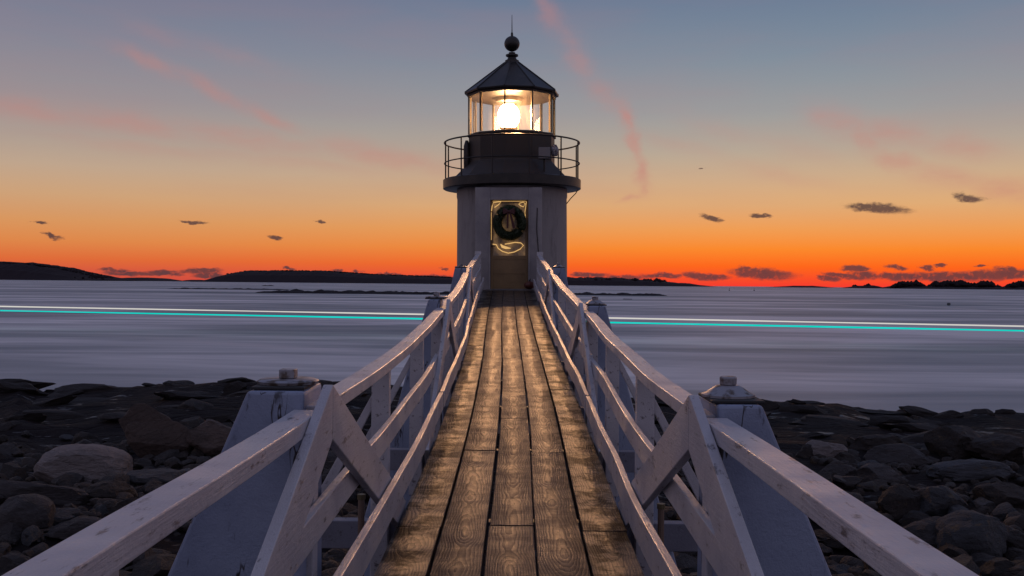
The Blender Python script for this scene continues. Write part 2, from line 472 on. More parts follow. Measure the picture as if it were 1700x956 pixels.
M_ground, n, b = mat('dark_wet_ledge', (.03, .025, .026, 1), .7)
t = n.n('ShaderNodeNewGeometry').outputs['Position']
a = n.noise(t, .35, 8, .65)[0]; f2 = n.noise(n.vm('MULTIPLY', t, (.7, 2.0, 3)), 1.6, 7, .7)[0]
c = n.mix(n.mr(a, .35, .7), (.008, .006, .007, 1), (.018, .012, .012, 1))
c = n.mix(n.mr(f2, .52, .72, 0, .8), c, (.032, .024, .024, 1))
gx, gy, gz = n.sep(t)
n.l(c, b.inputs['Base Color'])
wet = n.mr(n.noise(n.vm('MULTIPLY', t, (1, 2.2, 1)), .9, 4, .6)[0], .60, .66)
n.l(n.m('SUBTRACT', .8, n.m('MULTIPLY', wet, .4)), b.inputs['Roughness'])
n.l(n.m('ADD', .12, n.m('MULTIPLY', wet, .6)), b.inputs['Specular IOR Level'])
vo = n.n('ShaderNodeTexVoronoi', feature='DISTANCE_TO_EDGE'); n.l(n.vm('MULTIPLY', t, (.6, 1.6, 2)), vo.inputs['Vector']); vo.inputs['Scale'].default_value = 1.1
bump(n, b, n.m('ADD', n.noise(t, 2.2, 9, .7)[0], n.m('MULTIPLY', n.mr(vo.outputs[0], 0, .08), .35)), .9, .15)

# long quiet sea, milky, with soft current bands
M_sea, n, b = mat('calm_sea', (.12, .12, .14, 1), .5)
t = n.n('ShaderNodeNewGeometry').outputs['Position']
sx, sy, sz = n.sep(t)
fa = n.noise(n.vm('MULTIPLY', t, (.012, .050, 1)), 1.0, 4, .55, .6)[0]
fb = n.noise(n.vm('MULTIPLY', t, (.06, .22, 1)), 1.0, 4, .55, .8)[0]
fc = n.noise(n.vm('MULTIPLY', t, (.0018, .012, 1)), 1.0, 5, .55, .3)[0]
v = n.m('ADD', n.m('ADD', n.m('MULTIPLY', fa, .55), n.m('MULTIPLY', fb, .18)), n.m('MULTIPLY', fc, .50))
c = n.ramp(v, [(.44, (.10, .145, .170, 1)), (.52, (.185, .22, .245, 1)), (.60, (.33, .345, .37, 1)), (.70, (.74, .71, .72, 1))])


def seastreak(p0, p1, wdt, soft_end, k, col, c):
    """foam line on the water between two photo points (at sea level)"""
    a_ = at(*p0, 1); b_ = at(*p1, 1)
    def sea(q):
        v_ = q - Vector((0, 0, EYE)); s_ = -EYE / v_.z; return Vector((v_.x * s_, v_.y * s_))
    A, B = sea(a_), sea(b_); D = (B - A); L = D.length; D /= L; N_ = Vector((-D.y, D.x))
    along = n.m('ADD', n.m('MULTIPLY', sx, D.x), n.m('SUBTRACT', n.m('MULTIPLY', sy, D.y), D.dot(A)))
    acr = n.m('ADD', n.m('MULTIPLY', sx, N_.x), n.m('SUBTRACT', n.m('MULTIPLY', sy, N_.y), N_.dot(A)))
    acr = n.m('ADD', acr, n.m('MULTIPLY', n.m('SUBTRACT', n.noise(n.vm('MULTIPLY', t, (.02, .02, 1)), 1, 3)[0], .5), wdt * 2.5))
    g = n.m('EXPONENT', n.m('MULTIPLY', n.m('POWER', n.m('DIVIDE', n.m('ABSOLUTE', acr), wdt), 2.0), -1.0))
    f = n.m('MULTIPLY', g, n.m('MULTIPLY', n.mr(along, 0, L * soft_end), n.mr(along, L, L * (1 - soft_end))))
    return n.mix(n.m('MULTIPLY', f, k), c, col)


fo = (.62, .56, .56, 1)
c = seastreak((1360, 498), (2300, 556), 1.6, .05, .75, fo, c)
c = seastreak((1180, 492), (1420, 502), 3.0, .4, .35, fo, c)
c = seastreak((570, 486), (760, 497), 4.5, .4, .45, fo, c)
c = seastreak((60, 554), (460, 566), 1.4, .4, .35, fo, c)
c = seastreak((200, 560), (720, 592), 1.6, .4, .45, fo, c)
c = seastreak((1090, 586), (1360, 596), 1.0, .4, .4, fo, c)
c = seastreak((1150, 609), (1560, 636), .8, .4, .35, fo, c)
n.l(c, b.inputs['Base Color'])
b.inputs['Roughness'].default_value = .55; b.inputs['Specular IOR Level'].default_value = .25
bump(n, b, n.noise(n.vm('MULTIPLY', t, (.15, .8, 1)), 1.0, 5, .6)[0], .25, .25)

M_land, n, b = mat('far_land', (.030, .022, .026, 1), .9, 0, .1)
t = n.n('ShaderNodeNewGeometry').outputs['Position']
n.l(n.mix(n.noise(t, .03, 6, .7)[0], (.020, .015, .019, 1), (.040, .030, .034, 1)), b.inputs['Base Color'])
M_wood = mat('far_wood', (.022, .017, .020, 1), .9, 0, .1)[0]
M_ledge = mat('low_ledge', (.022, .018, .020, 1), .8, 0, .2)[0]

# ------------------------------------------------------------------ sea
mb = MB()
mb.add([(-40000, -300, 0), (40000, -300, 0), (40000, 40000, 0), (-40000, 40000, 0)], [(0, 1, 2, 3)])
struct(mb.build('sea', M_sea))

# ------------------------------------------------------------------ rocky shore (heightfield)
SILX = [-900, 0, 35, 62, 90, 180, 240, 285, 330, 420, 560, 700, 850, 1000, 1140, 1270, 1330, 1400, 1440, 1500, 1560, 1700, 2600]
SILY = [655, 648, 638, 650, 651, 645, 641, 636, 637, 633, 634, 642, 650, 658, 664, 668, 669, 671, 680, 683, 689, 692, 700]


def shore(x, y):
    """ground height relative to the sea at x, y"""
    if y < 4: px = 850 + F * x / 4.0 if abs(x) < 12 else 850 + math.copysign(1750, x)
    else: px = 850 + F * x / y
    px = max(-900, min(2600, px))
    ys = float(np.interp(px, SILX, SILY)); yh = 471.5 + .0094 * (px - 850)
    dc = 36.0 + 1.5 * mn.noise(Vector((px * .004, 0, 3)))
    zc = -(ys - yh) * dc / F
    big = mn.fractal(Vector((x * .16, y * .22, 0)), .8, 2.1, 5)
    led = mn.noise(Vector((x * .10 + .3 * y * .1, y * .55, 4.0)))
    fine = mn.fractal(Vector((x * .9, y * 1.3, 8)), .7, 2.1, 4)
    strat = math.floor(led * 5) / 5 * .6 + led * .4
    if y <= dc:
        u = min(1, max(0, (y - 12) / (dc - 12)))
        z = -3.55 * (1 - u) + zc * u
        am = 1 - .70 * u
        z += (big * .26 + strat * .35) * am + fine * .08 * (1 - .5 * u) - .14 * math.sin(math.pi * u)
        cr_ = max(0, 1 - abs(u - .93) / .12)
        jag = .10 * math.floor(3 * mn.noise(Vector((x * .35, 7, 1))) + .5) / 1.5 + .10 * mn.fractal(Vector((x * .8, y * .5, 2)), .8, 2.1, 4)
        if u > .8: z = z - (1 - (1 - u) / .2) * max(0, z - zc) * .8
        z += cr_ * jag
    else:
        z = zc - (y - dc) * .3 + fine * .10 + big * .1
    return EYE + z


xs = np.arange(-60, 60.01, .34); ysg = np.concatenate([np.arange(-45, 8, 1.2), np.arange(8, 56, .24)])
mb = MB(); W_ = len(xs)
mb.v = [(float(x), float(y), shore(float(x), float(y))) for y in ysg for x in xs]
mb.f = [(j * W_ + i, j * W_ + i + 1, (j + 1) * W_ + i + 1, (j + 1) * W_ + i) for j in range(len(ysg) - 1) for i in range(W_ - 1)]
g = mb.build('rocky_shore', M_ground, smooth=False); struct(g)
for f_ in g.data.polygons: f_.use_smooth = True

# ------------------------------------------------------------------ boulders
def rockmesh(seed, flat=.6, cuts=9, sub=4, rough=.10, rnd_=.55):
    rg = random.Random(seed); bm = bmesh.new(); bmesh.ops.create_icosphere(bm, subdivisions=sub, radius=1)
    pl = []
    for k in range(cuts):
        nv = Vector((rg.gauss(0, 1), rg.gauss(0, 1), rg.gauss(0, .8))).normalized(); pl.append((nv, rg.uniform(rnd_, .88)))
    for v_ in bm.verts:
        p = v_.co.copy()
        for nv, dq in pl:
            k = p.dot(nv) - dq
            if k > 0: p -= nv * k * .98
        p *= 1 + rough * mn.fractal(p * 1.7 + Vector((seed * 3.1, 0, 0)), .8, 2.1, 4) * 1.2 + .035 * mn.fractal(p * 6 + Vector((seed, 5, 0)), .7, 2.1, 3)
        p.z *= flat
        v_.co = p
    me = bpy.data.meshes.new('boulder'); bm.to_mesh(me); bm.free()
    for f_ in me.polygons: f_.use_smooth = True
    try: me.set_sharp_from_angle(angle=R(20))
    except Exception: pass
    return me


def groundhit(px, py):
    d = 7.0
    while d < 45:
        p = at(px, py, d)
        if p.z <= shore(p.x, p.y): return p
        d += .1
    return at(px, py, 34)


def boulder(px, pyb, wpx, hpx, seed, mt, label=None, group=None, rz=0., dep=.8, cuts=9, rough=.1, rnd_=.55, tilt=(0, 0), me=None, name='boulder', cat='boulder'):
    p = groundhit(px, pyb); d = p.y
    wdt = wpx / F * d / 2; hgt = hpx / F * d
    me = rockmesh(seed, 1.0, cuts, 4, rough, rnd_) if me is None else me
    if not me.materials: me.materials.append(mt)
    o = bpy.data.objects.new(name, me); C.objects.link(o)
    o.scale = (wdt * 1.08, wdt * dep, hgt * .64)
    o.location = (p.x, p.y + wdt * dep * .5, p.z + hgt * .36)
    o.rotation_euler = (R(tilt[0]), R(tilt[1]), R(rz))
    tag(o, label, cat, group)
    return o


G1 = 'large boulders that stand out on the shore'
boulder(132, 806, 158, 66, 3, M_pale, 'large pale rounded boulder on the left shore, lightest rock of all', G1, cuts=5, rough=.06, rnd_=.72, dep=.65)
boulder(250, 765, 124, 96, 12, M_red, 'tall reddish brown rock with hooked top behind the pale boulder', G1, rz=10, cuts=11, rnd_=.45, tilt=(0, -22), dep=.5)
boulder(352, 752, 96, 56, 14, M_red, 'brown rock right of the hooked brown rock on the left shore', G1, cuts=8, dep=.8)
boulder(34, 886, 100, 62, 17, M_rock, 'round dark grey boulder low at the left edge below the long slab', G1, cuts=5, rough=.05, rnd_=.7)
boulder(48, 838, 172, 40, 18, M_rock, 'long flat rock slab left below the pale rounded boulder', G1, cuts=8, dep=.4, tilt=(0, 4))
boulder(180, 838, 90, 38, 20, M_rock2, 'low grey rock right under the pale rounded boulder', G1, rz=20)
boulder(258, 810, 100, 36, 22, M_blue, 'flat blue grey rock right of the pale rounded boulder', G1)
boulder(118, 900, 120, 40, 25, M_rock, 'flat layered grey rock at lower left beside the round dark boulder', G1, dep=.6)
boulder(226, 880, 90, 52, 27, M_rock2, 'dark sharp-edged rock in the lower left rubble above the top rail', G1, rz=30, tilt=(12, 10))
boulder(1374, 764, 66, 36, 31, M_pale, 'small pale rock beside the right bridge pier', G1, cuts=6)
boulder(1465, 752, 92, 28, 33, M_rock2, 'low brown slab right of the small pale rock on the right shore', G1, dep=.6)
boulder(1604, 766, 130, 56, 35, M_rock2, 'dark blocky ledge rock on the upper right shore', G1, cuts=12, rnd_=.45)
boulder(1672, 770, 110, 46, 37, M_rock2, 'dark rounded ledge rock at the right edge of the upper shore', G1)
boulder(1500, 774, 110, 34, 38, M_rock, 'grey ledge stone below the low brown slab on the right shore', G1, dep=.6)
boulder(1630, 800, 150, 34, 39, M_blue, 'long flat blue grey slab in the middle of the right shore', G1, dep=.5)
boulder(1556, 872, 108, 64, 41, M_blue, 'sloping blue grey slab with ochre lichen on the right shore', G1, cuts=7, rnd_=.5, tilt=(0, 10))
boulder(1500, 866, 90, 56, 43, M_rock2, 'brown leaning rock left of the sloping lichen slab', G1, tilt=(0, -25), dep=.6)
boulder(1560, 918, 120, 56, 45, M_rock, 'grey flat topped boulder under the sloping lichen slab', G1, rz=12)
boulder(1625, 935, 120, 80, 47, M_blue, 'big rounded blue grey boulder at lower right beside the rail', G1, cuts=6, rnd_=.6)
boulder(1680, 920, 80, 44, 49, M_rock, 'pale edged grey rock in the lower right corner', G1)
boulder(1400, 800, 70, 34, 51, M_rock, 'grey jagged rock just right of the near right pier', G1, cuts=12)
boulder(1470, 812, 90, 40, 53, M_rock, 'light streaked grey rock pile stone right of the right pier', G1, cuts=12)
boulder(1672, 848, 90, 44, 55, M_rock2, 'small dark brown rock right of the lichen slab', G1)

# the many other stones: one of each kind, copied
protos = [rockmesh(100 + k, 1.0, 10 + k % 5, 3, .12, .38) for k in range(9)]
pm = []
for k, me in enumerate(protos):
    for m_ in (M_rock, M_rock2, M_blue):
        q = me.copy(); q.materials.append(m_); pm.append(q)
rg = random.Random(5); cnt = 0; tries = 0
SL = {(-1, 0): 'stone among the near rubble of the shore left of the footbridge', (-1, 1): 'stone on the dark ledge of the far shore left of the footbridge',
      (1, 0): 'stone among the near rubble of the shore right of the footbridge', (1, 1): 'stone on the dark ledge of the far shore right of the footbridge'}
while cnt < 230 and tries < 5000:
    tries += 1
    side = rg.choice((-1, 1))
    px = rg.uniform(-60, 640) if side < 0 else rg.uniform(1060, 1760)
    py = 690 + 300 * rg.random() ** .75
    p = groundhit(px, py)
    if abs(p.x) < 1.9 and p.y < 30: continue
    s_ = rg.uniform(.18, .44) * (1 + .3 * (rg.random() < .15))
    o = bpy.data.objects.new('shore_stone', pm[rg.randrange(len(pm))]); C.objects.link(o)
    a_ = rg.uniform(.7, 1.35)
    o.scale = (s_ * a_, s_ * rg.uniform(.6, 1.), s_ * rg.uniform(.35, .65))
    o.location = (p.x, p.y, shore(p.x, p.y) + s_ * .18)
    o.rotation_euler = (rg.uniform(-.35, .35), rg.uniform(-.35, .35), rg.uniform(0, 6.3))
    far = 1 if py < 775 else 0
    tag(o, SL[(side, far)], 'stone', SL[(side, far)].replace('stone', 'stones', 1)); cnt += 1
M_slab = rockmat('ledge_rock', (.016, .011, .011, 1), (.008, .006, .007, 1), (.034, .024, .023, 1), rough=.8)
slabs = [rockmesh(200 + k, 1.0, 14, 3, .16, .34) for k in range(7)]
for me in slabs: me.materials.append(M_slab)
for k in range(96):
    side = -1 if k % 2 else 1
    d_ = rg.uniform(24, 36.5) if k > 30 else rg.uniform(34.5, 37)
    px = rg.uniform(-40, 640) if side < 0 else rg.uniform(1080, 1750)
    X = (px - 850) / F * d_; s_ = rg.uniform(.5, 1.5) * (.7 if k <= 30 else 1)
    o = bpy.data.objects.new('ledge_rock', slabs[rg.randrange(7)]); C.objects.link(o)
    o.scale = (s_, s_ * rg.uniform(.4, .8), rg.uniform(.14, .34) * (.6 if k <= 30 else 1.1)); o.location = (X, d_, shore(X, d_) + .0)
    o.rotation_euler = (rg.uniform(-.15, .15), rg.uniform(-.2, .2), rg.uniform(-.6, .6))
    lb = 'angular dark slab on the outer ledge, %s of the footbridge' % ('left' if side < 0 else 'right')
    tag(o, lb, 'ledge rock', lb.replace('slab', 'slabs', 1))
# rubble and cobbles nobody could count
mb = MB(); cob = [rockmesh(300 + k, 1.0, 7, 2, .12, .5) for k in range(5)]
cd_ = [([v.co.copy() for v in me.vertices], [tuple(p.vertices) for p in me.polygons]) for me in cob]
for k in range(3800):
    y = 9 + 15 * rg.random() ** 1.1; x = rg.uniform(-1, 1) * (y * .56 + 3)
    if abs(x) < 1.3: continue
    s_ = rg.uniform(.05, .20); vs, fs = cd_[k % 5]
    mt_ = Matrix.Rotation(rg.uniform(0, 6.3), 3, 'Z') @ Matrix.Rotation(rg.uniform(-.5, .5), 3, 'X')
    sc3 = (s_ * rg.uniform(.8, 1.4), s_, s_ * rg.uniform(.5, .8)); z = shore(x, y) + s_ * .25
    mb.add([mt_ @ Vector((v.x * sc3[0], v.y * sc3[1], v.z * sc3[2])) + Vector((x, y, z)) for v in vs], fs)
o = mb.build('beach_rubble', M_rock2, smooth=True); o['kind'] = 'stuff'; o['label'] = 'dark rubble and cobbles between the boulders'; o['category'] = 'rubble'

# ------------------------------------------------------------------ far land
def ridge(name, pts, d0, depth, mt, kind='structure', rough=.08):
    """far shore: silhouette height along x at distance d0, with a real body behind it"""
    rows = 9; xs_ = np.arange(pts[0][0], pts[-1][0] + .1, 3.0)
    pxs = [p[0] for p in pts]; hs = [p[1] for p in pts]
    mb = MB(); nx = len(xs_)
    for r_ in range(rows):
        t_ = r_ / (rows - 1); env = math.sin(math.pi * min(1, t_ * 1.0)) ** .6 if 0 < t_ < 1 else 0
        for x in xs_:
            hpx = float(np.interp(x, pxs, hs)); h = hpx / F * (d0 + depth * .5)
            h *= env; dd_ = d0 + depth * t_
            X = (x - 850) / F * (d0 + depth * .5)
            jit = rough * h * mn.fractal(Vector((X * .02, dd_ * .02, 1)), .6, 2.2, 4)
            mb.v.append((X, dd_, max(-.5, h + jit) if env > 0 else -.5))
    for r_ in range(rows - 1):
        for i in range(nx - 1):
            a_ = r_ * nx + i; mb.f.append((a_, a_ + 1, a_ + nx + 1, a_ + nx))
    o = mb.build(name, mt); struct(o, kind); return o


ridge('hills', [(-900, 5), (-400, 34), (-100, 34), (0, 30), (60, 28), (110, 21), (150, 12), (178, 5), (190, 1)], 8800, 1500, M_land)
ridge('hills', [(170, 1), (205, 5), (240, 6), (270, 5), (296, 0)], 11600, 1200, M_land)
ridge('hills', [(300, 0), (316, 3), (335, 3), (352, 0)], 11200, 600, M_land)
ridge('hills', [(356, 0), (375, 6), (390, 14), (420, 19), (500, 20), (545, 20), (620, 15), (690, 13), (750, 11), (800, 10), (860, 8)], 8000, 1500, M_land)
ridge('hills', [(930, 14), (960, 13), (1020, 13), (1060, 11), (1100, 8), (1140, 5), (1180, 0)], 6400, 750, M_land, rough=.15)
ridge('hills', [(1275, 0), (1320, 3), (1350, 3), (1385, 0)], 7200, 360, M_land)
ridge('hills', [(1398, 0), (1425, 4), (1450, 5), (1466, 0)], 6000, 240, M_land)
ridge('hills', [(1470, 0), (1490, 5), (1600, 5), (1700, 5), (2100, 8), (2600, 8)], 5600, 480, M_land)

# low half-tide ledges
def ledge(x0, x1, y, hpx, seed, name='tidal_ledge', label=''):
    d = EYE * F / (y - (471.5 + .0094 * ((x0 + x1) / 2 - 850)))
    mb = MB(); rows = 6; xs_ = np.linspace(x0, x1, 80)
    for r_ in range(rows):
        t_ = r_ / (rows - 1)
        for i, x in enumerate(xs_):
            e = min(1, i / 10, (len(xs_) - 1 - i) / 10); X = (x - 850) / F * d
            h = hpx / F * d * math.sin(math.pi * t_) * (e ** .5) * (.7 + .6 * abs(mn.fractal(Vector((X * .12, t_ * 2, seed)), .8, 2, 4)) * 1.6)
            mb.v.append((X, d + (t_) * 9 * (d / 400), h - .12))
    nx = len(xs_)
    for r_ in range(rows - 1):
        for i in range(nx - 1):
            a_ = r_ * nx + i; mb.f.append((a_, a_ + 1, a_ + nx + 1, a_ + nx))
    o = mb.build(name, M_ledge)
    tag(o, label, 'reef', 'low ledges in the water'); return o


ledge(420, 800, 488, 5.5, 1, label='long low dark ledge in the water left of the lighthouse')
ledge(270, 480, 480.5, 2.2, 2, label='very thin dark ledge at the left end of the long ledge')
ledge(935, 1112, 490.5, 4, 3, label='low dark ledge in the water just right of the lighthouse')
ledge(1036, 1052, 497, 1.6, 4, label='tiny dark rock awash right of the lighthouse')
ledge(432, 448, 474.5, 1.4, 5, label='tiny dark rock awash before the left hills')

# woods along the far shore: too many crowns to count
mb = MB(); rg = random.Random(11)


def crown(x, y, z, h, r, conif):
    k = 7
    if conif:
        rings = []
        for t_ in (0, .12, .3, .5, .7, .88, 1.0):
            rr_ = r * (1 - t_) * (1 + .35 * rg.uniform(-1, 1)) + .02
            rings.append([(x + rr_ * math.cos(a * 2 * math.pi / k) * rg.uniform(.7, 1.25), y + rr_ * math.sin(a * 2 * math.pi / k), z + h * t_ + rg.uniform(-.03, .03) * h) for a in range(k)])
        mb.sweep(rings)
    else:
        rings = []
        for t_ in (0, .25, .45, .65, .85, 1.0):
            rr_ = r * math.sin(math.pi * min(.97, max(.08, t_))) * rg.uniform(.8, 1.2)
            rings.append([(x + rr_ * math.cos(a * 2 * math.pi / k) * rg.uniform(.75, 1.2), y + rr_ * math.sin(a * 2 * math.pi / k), z + h * t_) for a in range(k)])
        mb.sweep(rings)


def woods(x0, x1, d, depth, base_px, hmin, hmax, num, conif=.5):
    for k in range(num):
        x = rg.uniform(x0, x1); dd_ = d + rg.uniform(.2, .8) * depth; X = (x - 850) / F * dd_
        e = min(1, (x - x0) / 25 + .3, (x1 - x) / 25 + .3)
        dens = .72 + .45 * mn.noise(Vector((x * .035, 1, d * .01)))
        h = rg.uniform(hmin, hmax) / F * dd_ * e * max(.45, min(1.15, dens + .35)); zb = base_px / F * dd_ * .7 * e
        cf = rg.random() < conif
        crown(X, dd_, zb - .4, h, h * (rg.uniform(.16, .26) if cf else rg.uniform(.38, .6)), cf)


woods(940, 1120, 6400, 750, 9, 3, 7, 260)
woods(1328, 1336, 7200, 300, 2, 6, 7, 2, 0); woods(1346, 1352, 7200, 300, 2, 6, 8, 2, 0)
woods(1412, 1428, 6000, 240, 2, 6, 10, 6, 0); woods(1432, 1452, 6000, 240, 2, 7, 12, 9, .2)
woods(1478, 1540, 5600, 420, 3, 7, 12, 110, .3); woods(1536, 1664, 5600, 420, 3, 7, 12, 230, .45)
woods(1664, 1900, 5600, 420, 3, 8, 12, 320, .4)
woods(0, 180, 8800, 900, 4, 3, 5, 60, .3)
o = mb.build('far_woodland', M_wood); o['kind'] = 'stuff'; o['label'] = 'dark woods along the far shore'; o['category'] = 'woods'
# wooded texture on top of the left hills
mb = MB()
for (pts, d0, depth) in (([(0, 30), (60, 28), (110, 21), (150, 12), (178, 5)], 8800, 1500), ([(375, 6), (390, 14), (420, 19), (500, 20), (545, 20), (620, 15), (690, 13), (750, 11)], 8000, 1500)):
    for k in range(700):
        x = rg.uniform(pts[0][0], pts[-1][0]); dd_ = d0 + depth * rg.uniform(.35, .6); h = float(np.interp(x, [p[0] for p in pts], [p[1] for p in pts])) / F * (d0 + depth * .5)
        crown((x - 850) / F * (d0 + depth * .5), dd_, h * .93, rg.uniform(5, 12), rg.uniform(6, 14), False)
o = mb.build('hilltop_woodland', M_wood); o['kind'] = 'stuff'; o['label'] = 'woods covering the left hills'; o['category'] = 'woods'

# small float and marks on the water
p = at(1575, 507, 1); v_ = p - Vector((0, 0, EYE)); s_ = -EYE / v_.z; P = Vector((v_.x * s_, v_.y * s_, 0))
fl = thing('mooring_float', 'small square grey float alone on the water at right', 'float', P)
mb = MB(); mb.prism_xz([(P.x - .32, .0), (P.x + .32, .0), (P.x + .42, .25), (P.x + .42, .62), (P.x - .42, .62), (P.x - .42, .25)], P.y - .35, P.y + .35)
mb.build('hull', mat('float_grey', (.09, .105, .11, 1), .6)[0], fl, bevel=.06)
mb = MB(); mb.box(P.x - .34, P.x + .34, P.y - .28, P.y + .28, .622, .80); mb.build('float_lid', mat('float_top', (.14, .15, .16, 1), .6)[0], fl, bevel=.04)
for (x, y, h, lab) in ((1211, 477.5, 3.2, 'thin dark channel marker on the horizon right of the lighthouse'), (1252, 480, 3.0, 'short dark buoy near the horizon, farther right of the two marks')):
    d = 1150; X = (x - 850) / F * d; mk = thing('channel_marker', lab, 'buoy', (X, d, 0), 'channel marks near the horizon')
    mb = MB(); mb.lathe([(.8, -.2), (.9, .3), (.7, .6), (.15, .9), (.12, h * .65)], 10, (X, d)); mb.build('buoy_body', M_ledge, mk)
    mb = MB(); mb.lathe([(.02, h * .66), (.45, h * .7), (.45, h * .8), (.02, h * .86)], 8, (X, d)); mb.build('top_mark', M_ledge, mk)

# light lines of the passing boat, two glowing strands over the water
def lightline(y0, y1, yb, d0, d1, r, mt, label):
    mb = MB(); a_ = at(-700, y0, d0); b_ = at(2400, y1, d1); pts = []
    for k in range(61):
        t_ = k / 60; px = -700 + 3100 * t_; dd_ = 1 / ((1 - t_) / d0 + t_ / d1)
        pts.append(at(px, np.interp(px, [-700, 0, 850, 1700, 2400], yb), dd_))
    rs = [r * (1 + .35 * mn.noise(Vector((k * .21, r * 90, 0)))) for k in range(61)]
    mb.tube(pts, rs, 8)
    return tag(mb.build('light_line', mt, smooth=True), label, 'light line', 'level glowing lines over the water')


lightline(0, 0, [494, 508.5, 524.5, 541.5, 556], 116, 80, .064, M_white_line, 'white glowing line level over the water, the upper of two')
lightline(0, 0, [502, 515.5, 532, 549, 563.5], 116, 80, .072, M_cyan_line, 'cyan glowing line level over the water, just under the white one')

# ------------------------------------------------------------------ lighthouse
LX, LY = 0.0, 27.85                                     # axis
def TZ(y): return EYE + (471.5 - y) / F * LY            # photo height at the axis
base_z = EYE - .16
root = thing('lighthouse', 'white lighthouse tower with black ten sided lantern and lit lamp', 'lighthouse', (LX, LY, base_z))
zg0, zg1 = TZ(316), TZ(299)
mb = MB(); mb.lathe([(1.50, base_z - .1), (1.485, zg0 - .25), (1.50, zg0 - .2), (1.50, zg0 + .005)], 96, (LX, LY)); mb.build('brick_wall', M_wall, root, smooth=True)
mb = MB(); mb.lathe([(2.25, .3), (2.0, base_z - 1.9), (1.75, base_z - .12), (1.6, base_z - .1)], 40, (LX, LY)); mb.build('granite_foot', M_granite, root, smooth=True)
# door portal
yf = 26.10; k_ = yf / F
def PX(px): return (px - 850) * k_
def PZ(py): return EYE + (471.5 - py) * k_
mb = MB(); x0, x1, xa, xb = PX(789), PX(900), PX(814), PX(877); zt = PZ(311); zd = PZ(332)
mb.box(x0, xa, yf, 26.9, base_z - .1, zt); mb.box(xb, x1, yf, 26.9, base_z - .1, zt); mb.box(xa, xb, yf, 26.9, zd, zt)
mb.build('door_surround', M_trim, root, bevel=.01)
mb = MB(); t_ = .05
mb.box(xa - t_, xa, yf - .025, yf + .05, base_z, zd + t_); mb.box(xb, xb + t_, yf - .025, yf + .05, base_z, zd + t_); mb.box(xa, xb, yf - .025, yf + .05, zd + .002, zd + t_)
mb.build('door_frame', M_trim, root, bevel=.006)
mb = MB(); mb.box(xa - .12, xb + .12, yf - .2, yf + .3, base_z - .1, base_z + .035); mb.build('door_step', M_granite, root, bevel=.01)
M_door = painted('door_paint', rgb(136, 110, 74), rgb(60, 48, 38), .34, .4)
yd = yf + .09
dr = MB()
zm = PZ(424)
dr.box(xa + .005, xa + .075, yd, yd + .045, base_z + .04, zd - .005); dr.box(xb - .075, xb - .005, yd, yd + .045, base_z + .04, zd - .005)
dr.box(xa + .075, xb - .075, yd, yd + .045, zd - .075, zd - .005); dr.box(xa + .075, xb - .075, yd, yd + .045, zm - .09, zm)
dr.box(xa + .075, xb - .075, yd + .012, yd + .04, base_z + .04, zm - .09)
for z0_, z1_ in ((base_z + .04, base_z + .16), (base_z + .42, base_z + .50)):
    dr.box(xa + .077, xb - .077, yd + .001, yd + .014, z0_, z1_)
door = dr.build('door', M_door, root, bevel=.004)
mb = MB(); mb.box(xa + .075, xb - .075, yd + .015, yd + .03, zm, zd - .075)
M_dglass, n, b = mat('door_glass_glow', (.30, .23, .15, 1), .22)
t = n.n('ShaderNodeTexCoord').outputs['Object']
b.inputs['Emission Color'].default_value = (1, .55, .2, 1)  # warm gleam of the glass put into its emission
n.l(n.mr(n.noise(n.vm('MULTIPLY', t, (2, 2, 1.2)), 2.5, 3)[0], .35, .75, .0, .14), b.inputs['Emission Strength'])
bump(n, b, n.noise(t, 3, 3)[0], .5, .05)
mb.build('door_pane', M_dglass, door)
mb = MB(); mb.tube([(xa + .04, yd - .05, PZ(408)), (xa + .13, yd - .06, PZ(408))], .012, 8); mb.tube([(xa + .04, yd + .0, PZ(408)), (xa + .04, yd - .055, PZ(408))], .018, 8)
mb.build('door_handle', M_black, door)
mb = MB(); mb.tube([(PX(892) , yf - .012, PZ(332) - .2), (PX(891), yf - .02, PZ(380)), (PX(894), yf - .02, PZ(420))], .012, 6); mb.build('cable', M_railiron, root)
# gallery
mb = MB(); mb.lathe([(1.0, zg0 + .01), (1.84, zg0 + .01), (1.87, zg0 + .03), (1.87, zg1 - .02), (1.84, zg1), (1.0, zg1)], 96, (LX, LY)); mb.build('gallery_deck', M_black, root, smooth=True)
zp1 = TZ(226)
mb = MB(); mb.lathe([(1.62, zg1 + .003), (1.20, zg1 + .42), (1.18, zg1 + .46), (1.18, zp1 - .06), (1.22, zp1 - .05), (1.22, zp1)], 10, (LX, LY), R(-9)); mb.build('lantern_parapet', M_parapet, root)
mb = MB(); zr, zmid = TZ(238.5), TZ(272.5)
ringp = lambda r_, z, k=72: [(LX + r_ * math.sin(i * 2 * math.pi / k), LY - r_ * math.cos(i * 2 * math.pi / k), z) for i in range(k)]
mb.tube(ringp(1.83, zr), .022, 8, True); mb.tube(ringp(1.83, zmid), .017, 8, True); mb.build('gallery_handrail', M_railiron, root, smooth=True)
for k in range(12):
    a_ = R(-76 + 30 * k) if k < 1 else R(-76 + 30 * k)
    X, Y = LX + 1.83 * math.sin(a_), LY - 1.83 * math.cos(a_)
    MB().tube([(X, Y, zg1 - .01), (X, Y, zr)], .019, 8).build('gallery_post', M_railiron, root)
zl0, zl1 = TZ(225), TZ(162)
rl = 1.18; vts = [(LX + rl * math.sin(R(-9 + 36 * k)), LY - rl * math.cos(R(-9 + 36 * k))) for k in range(10)]
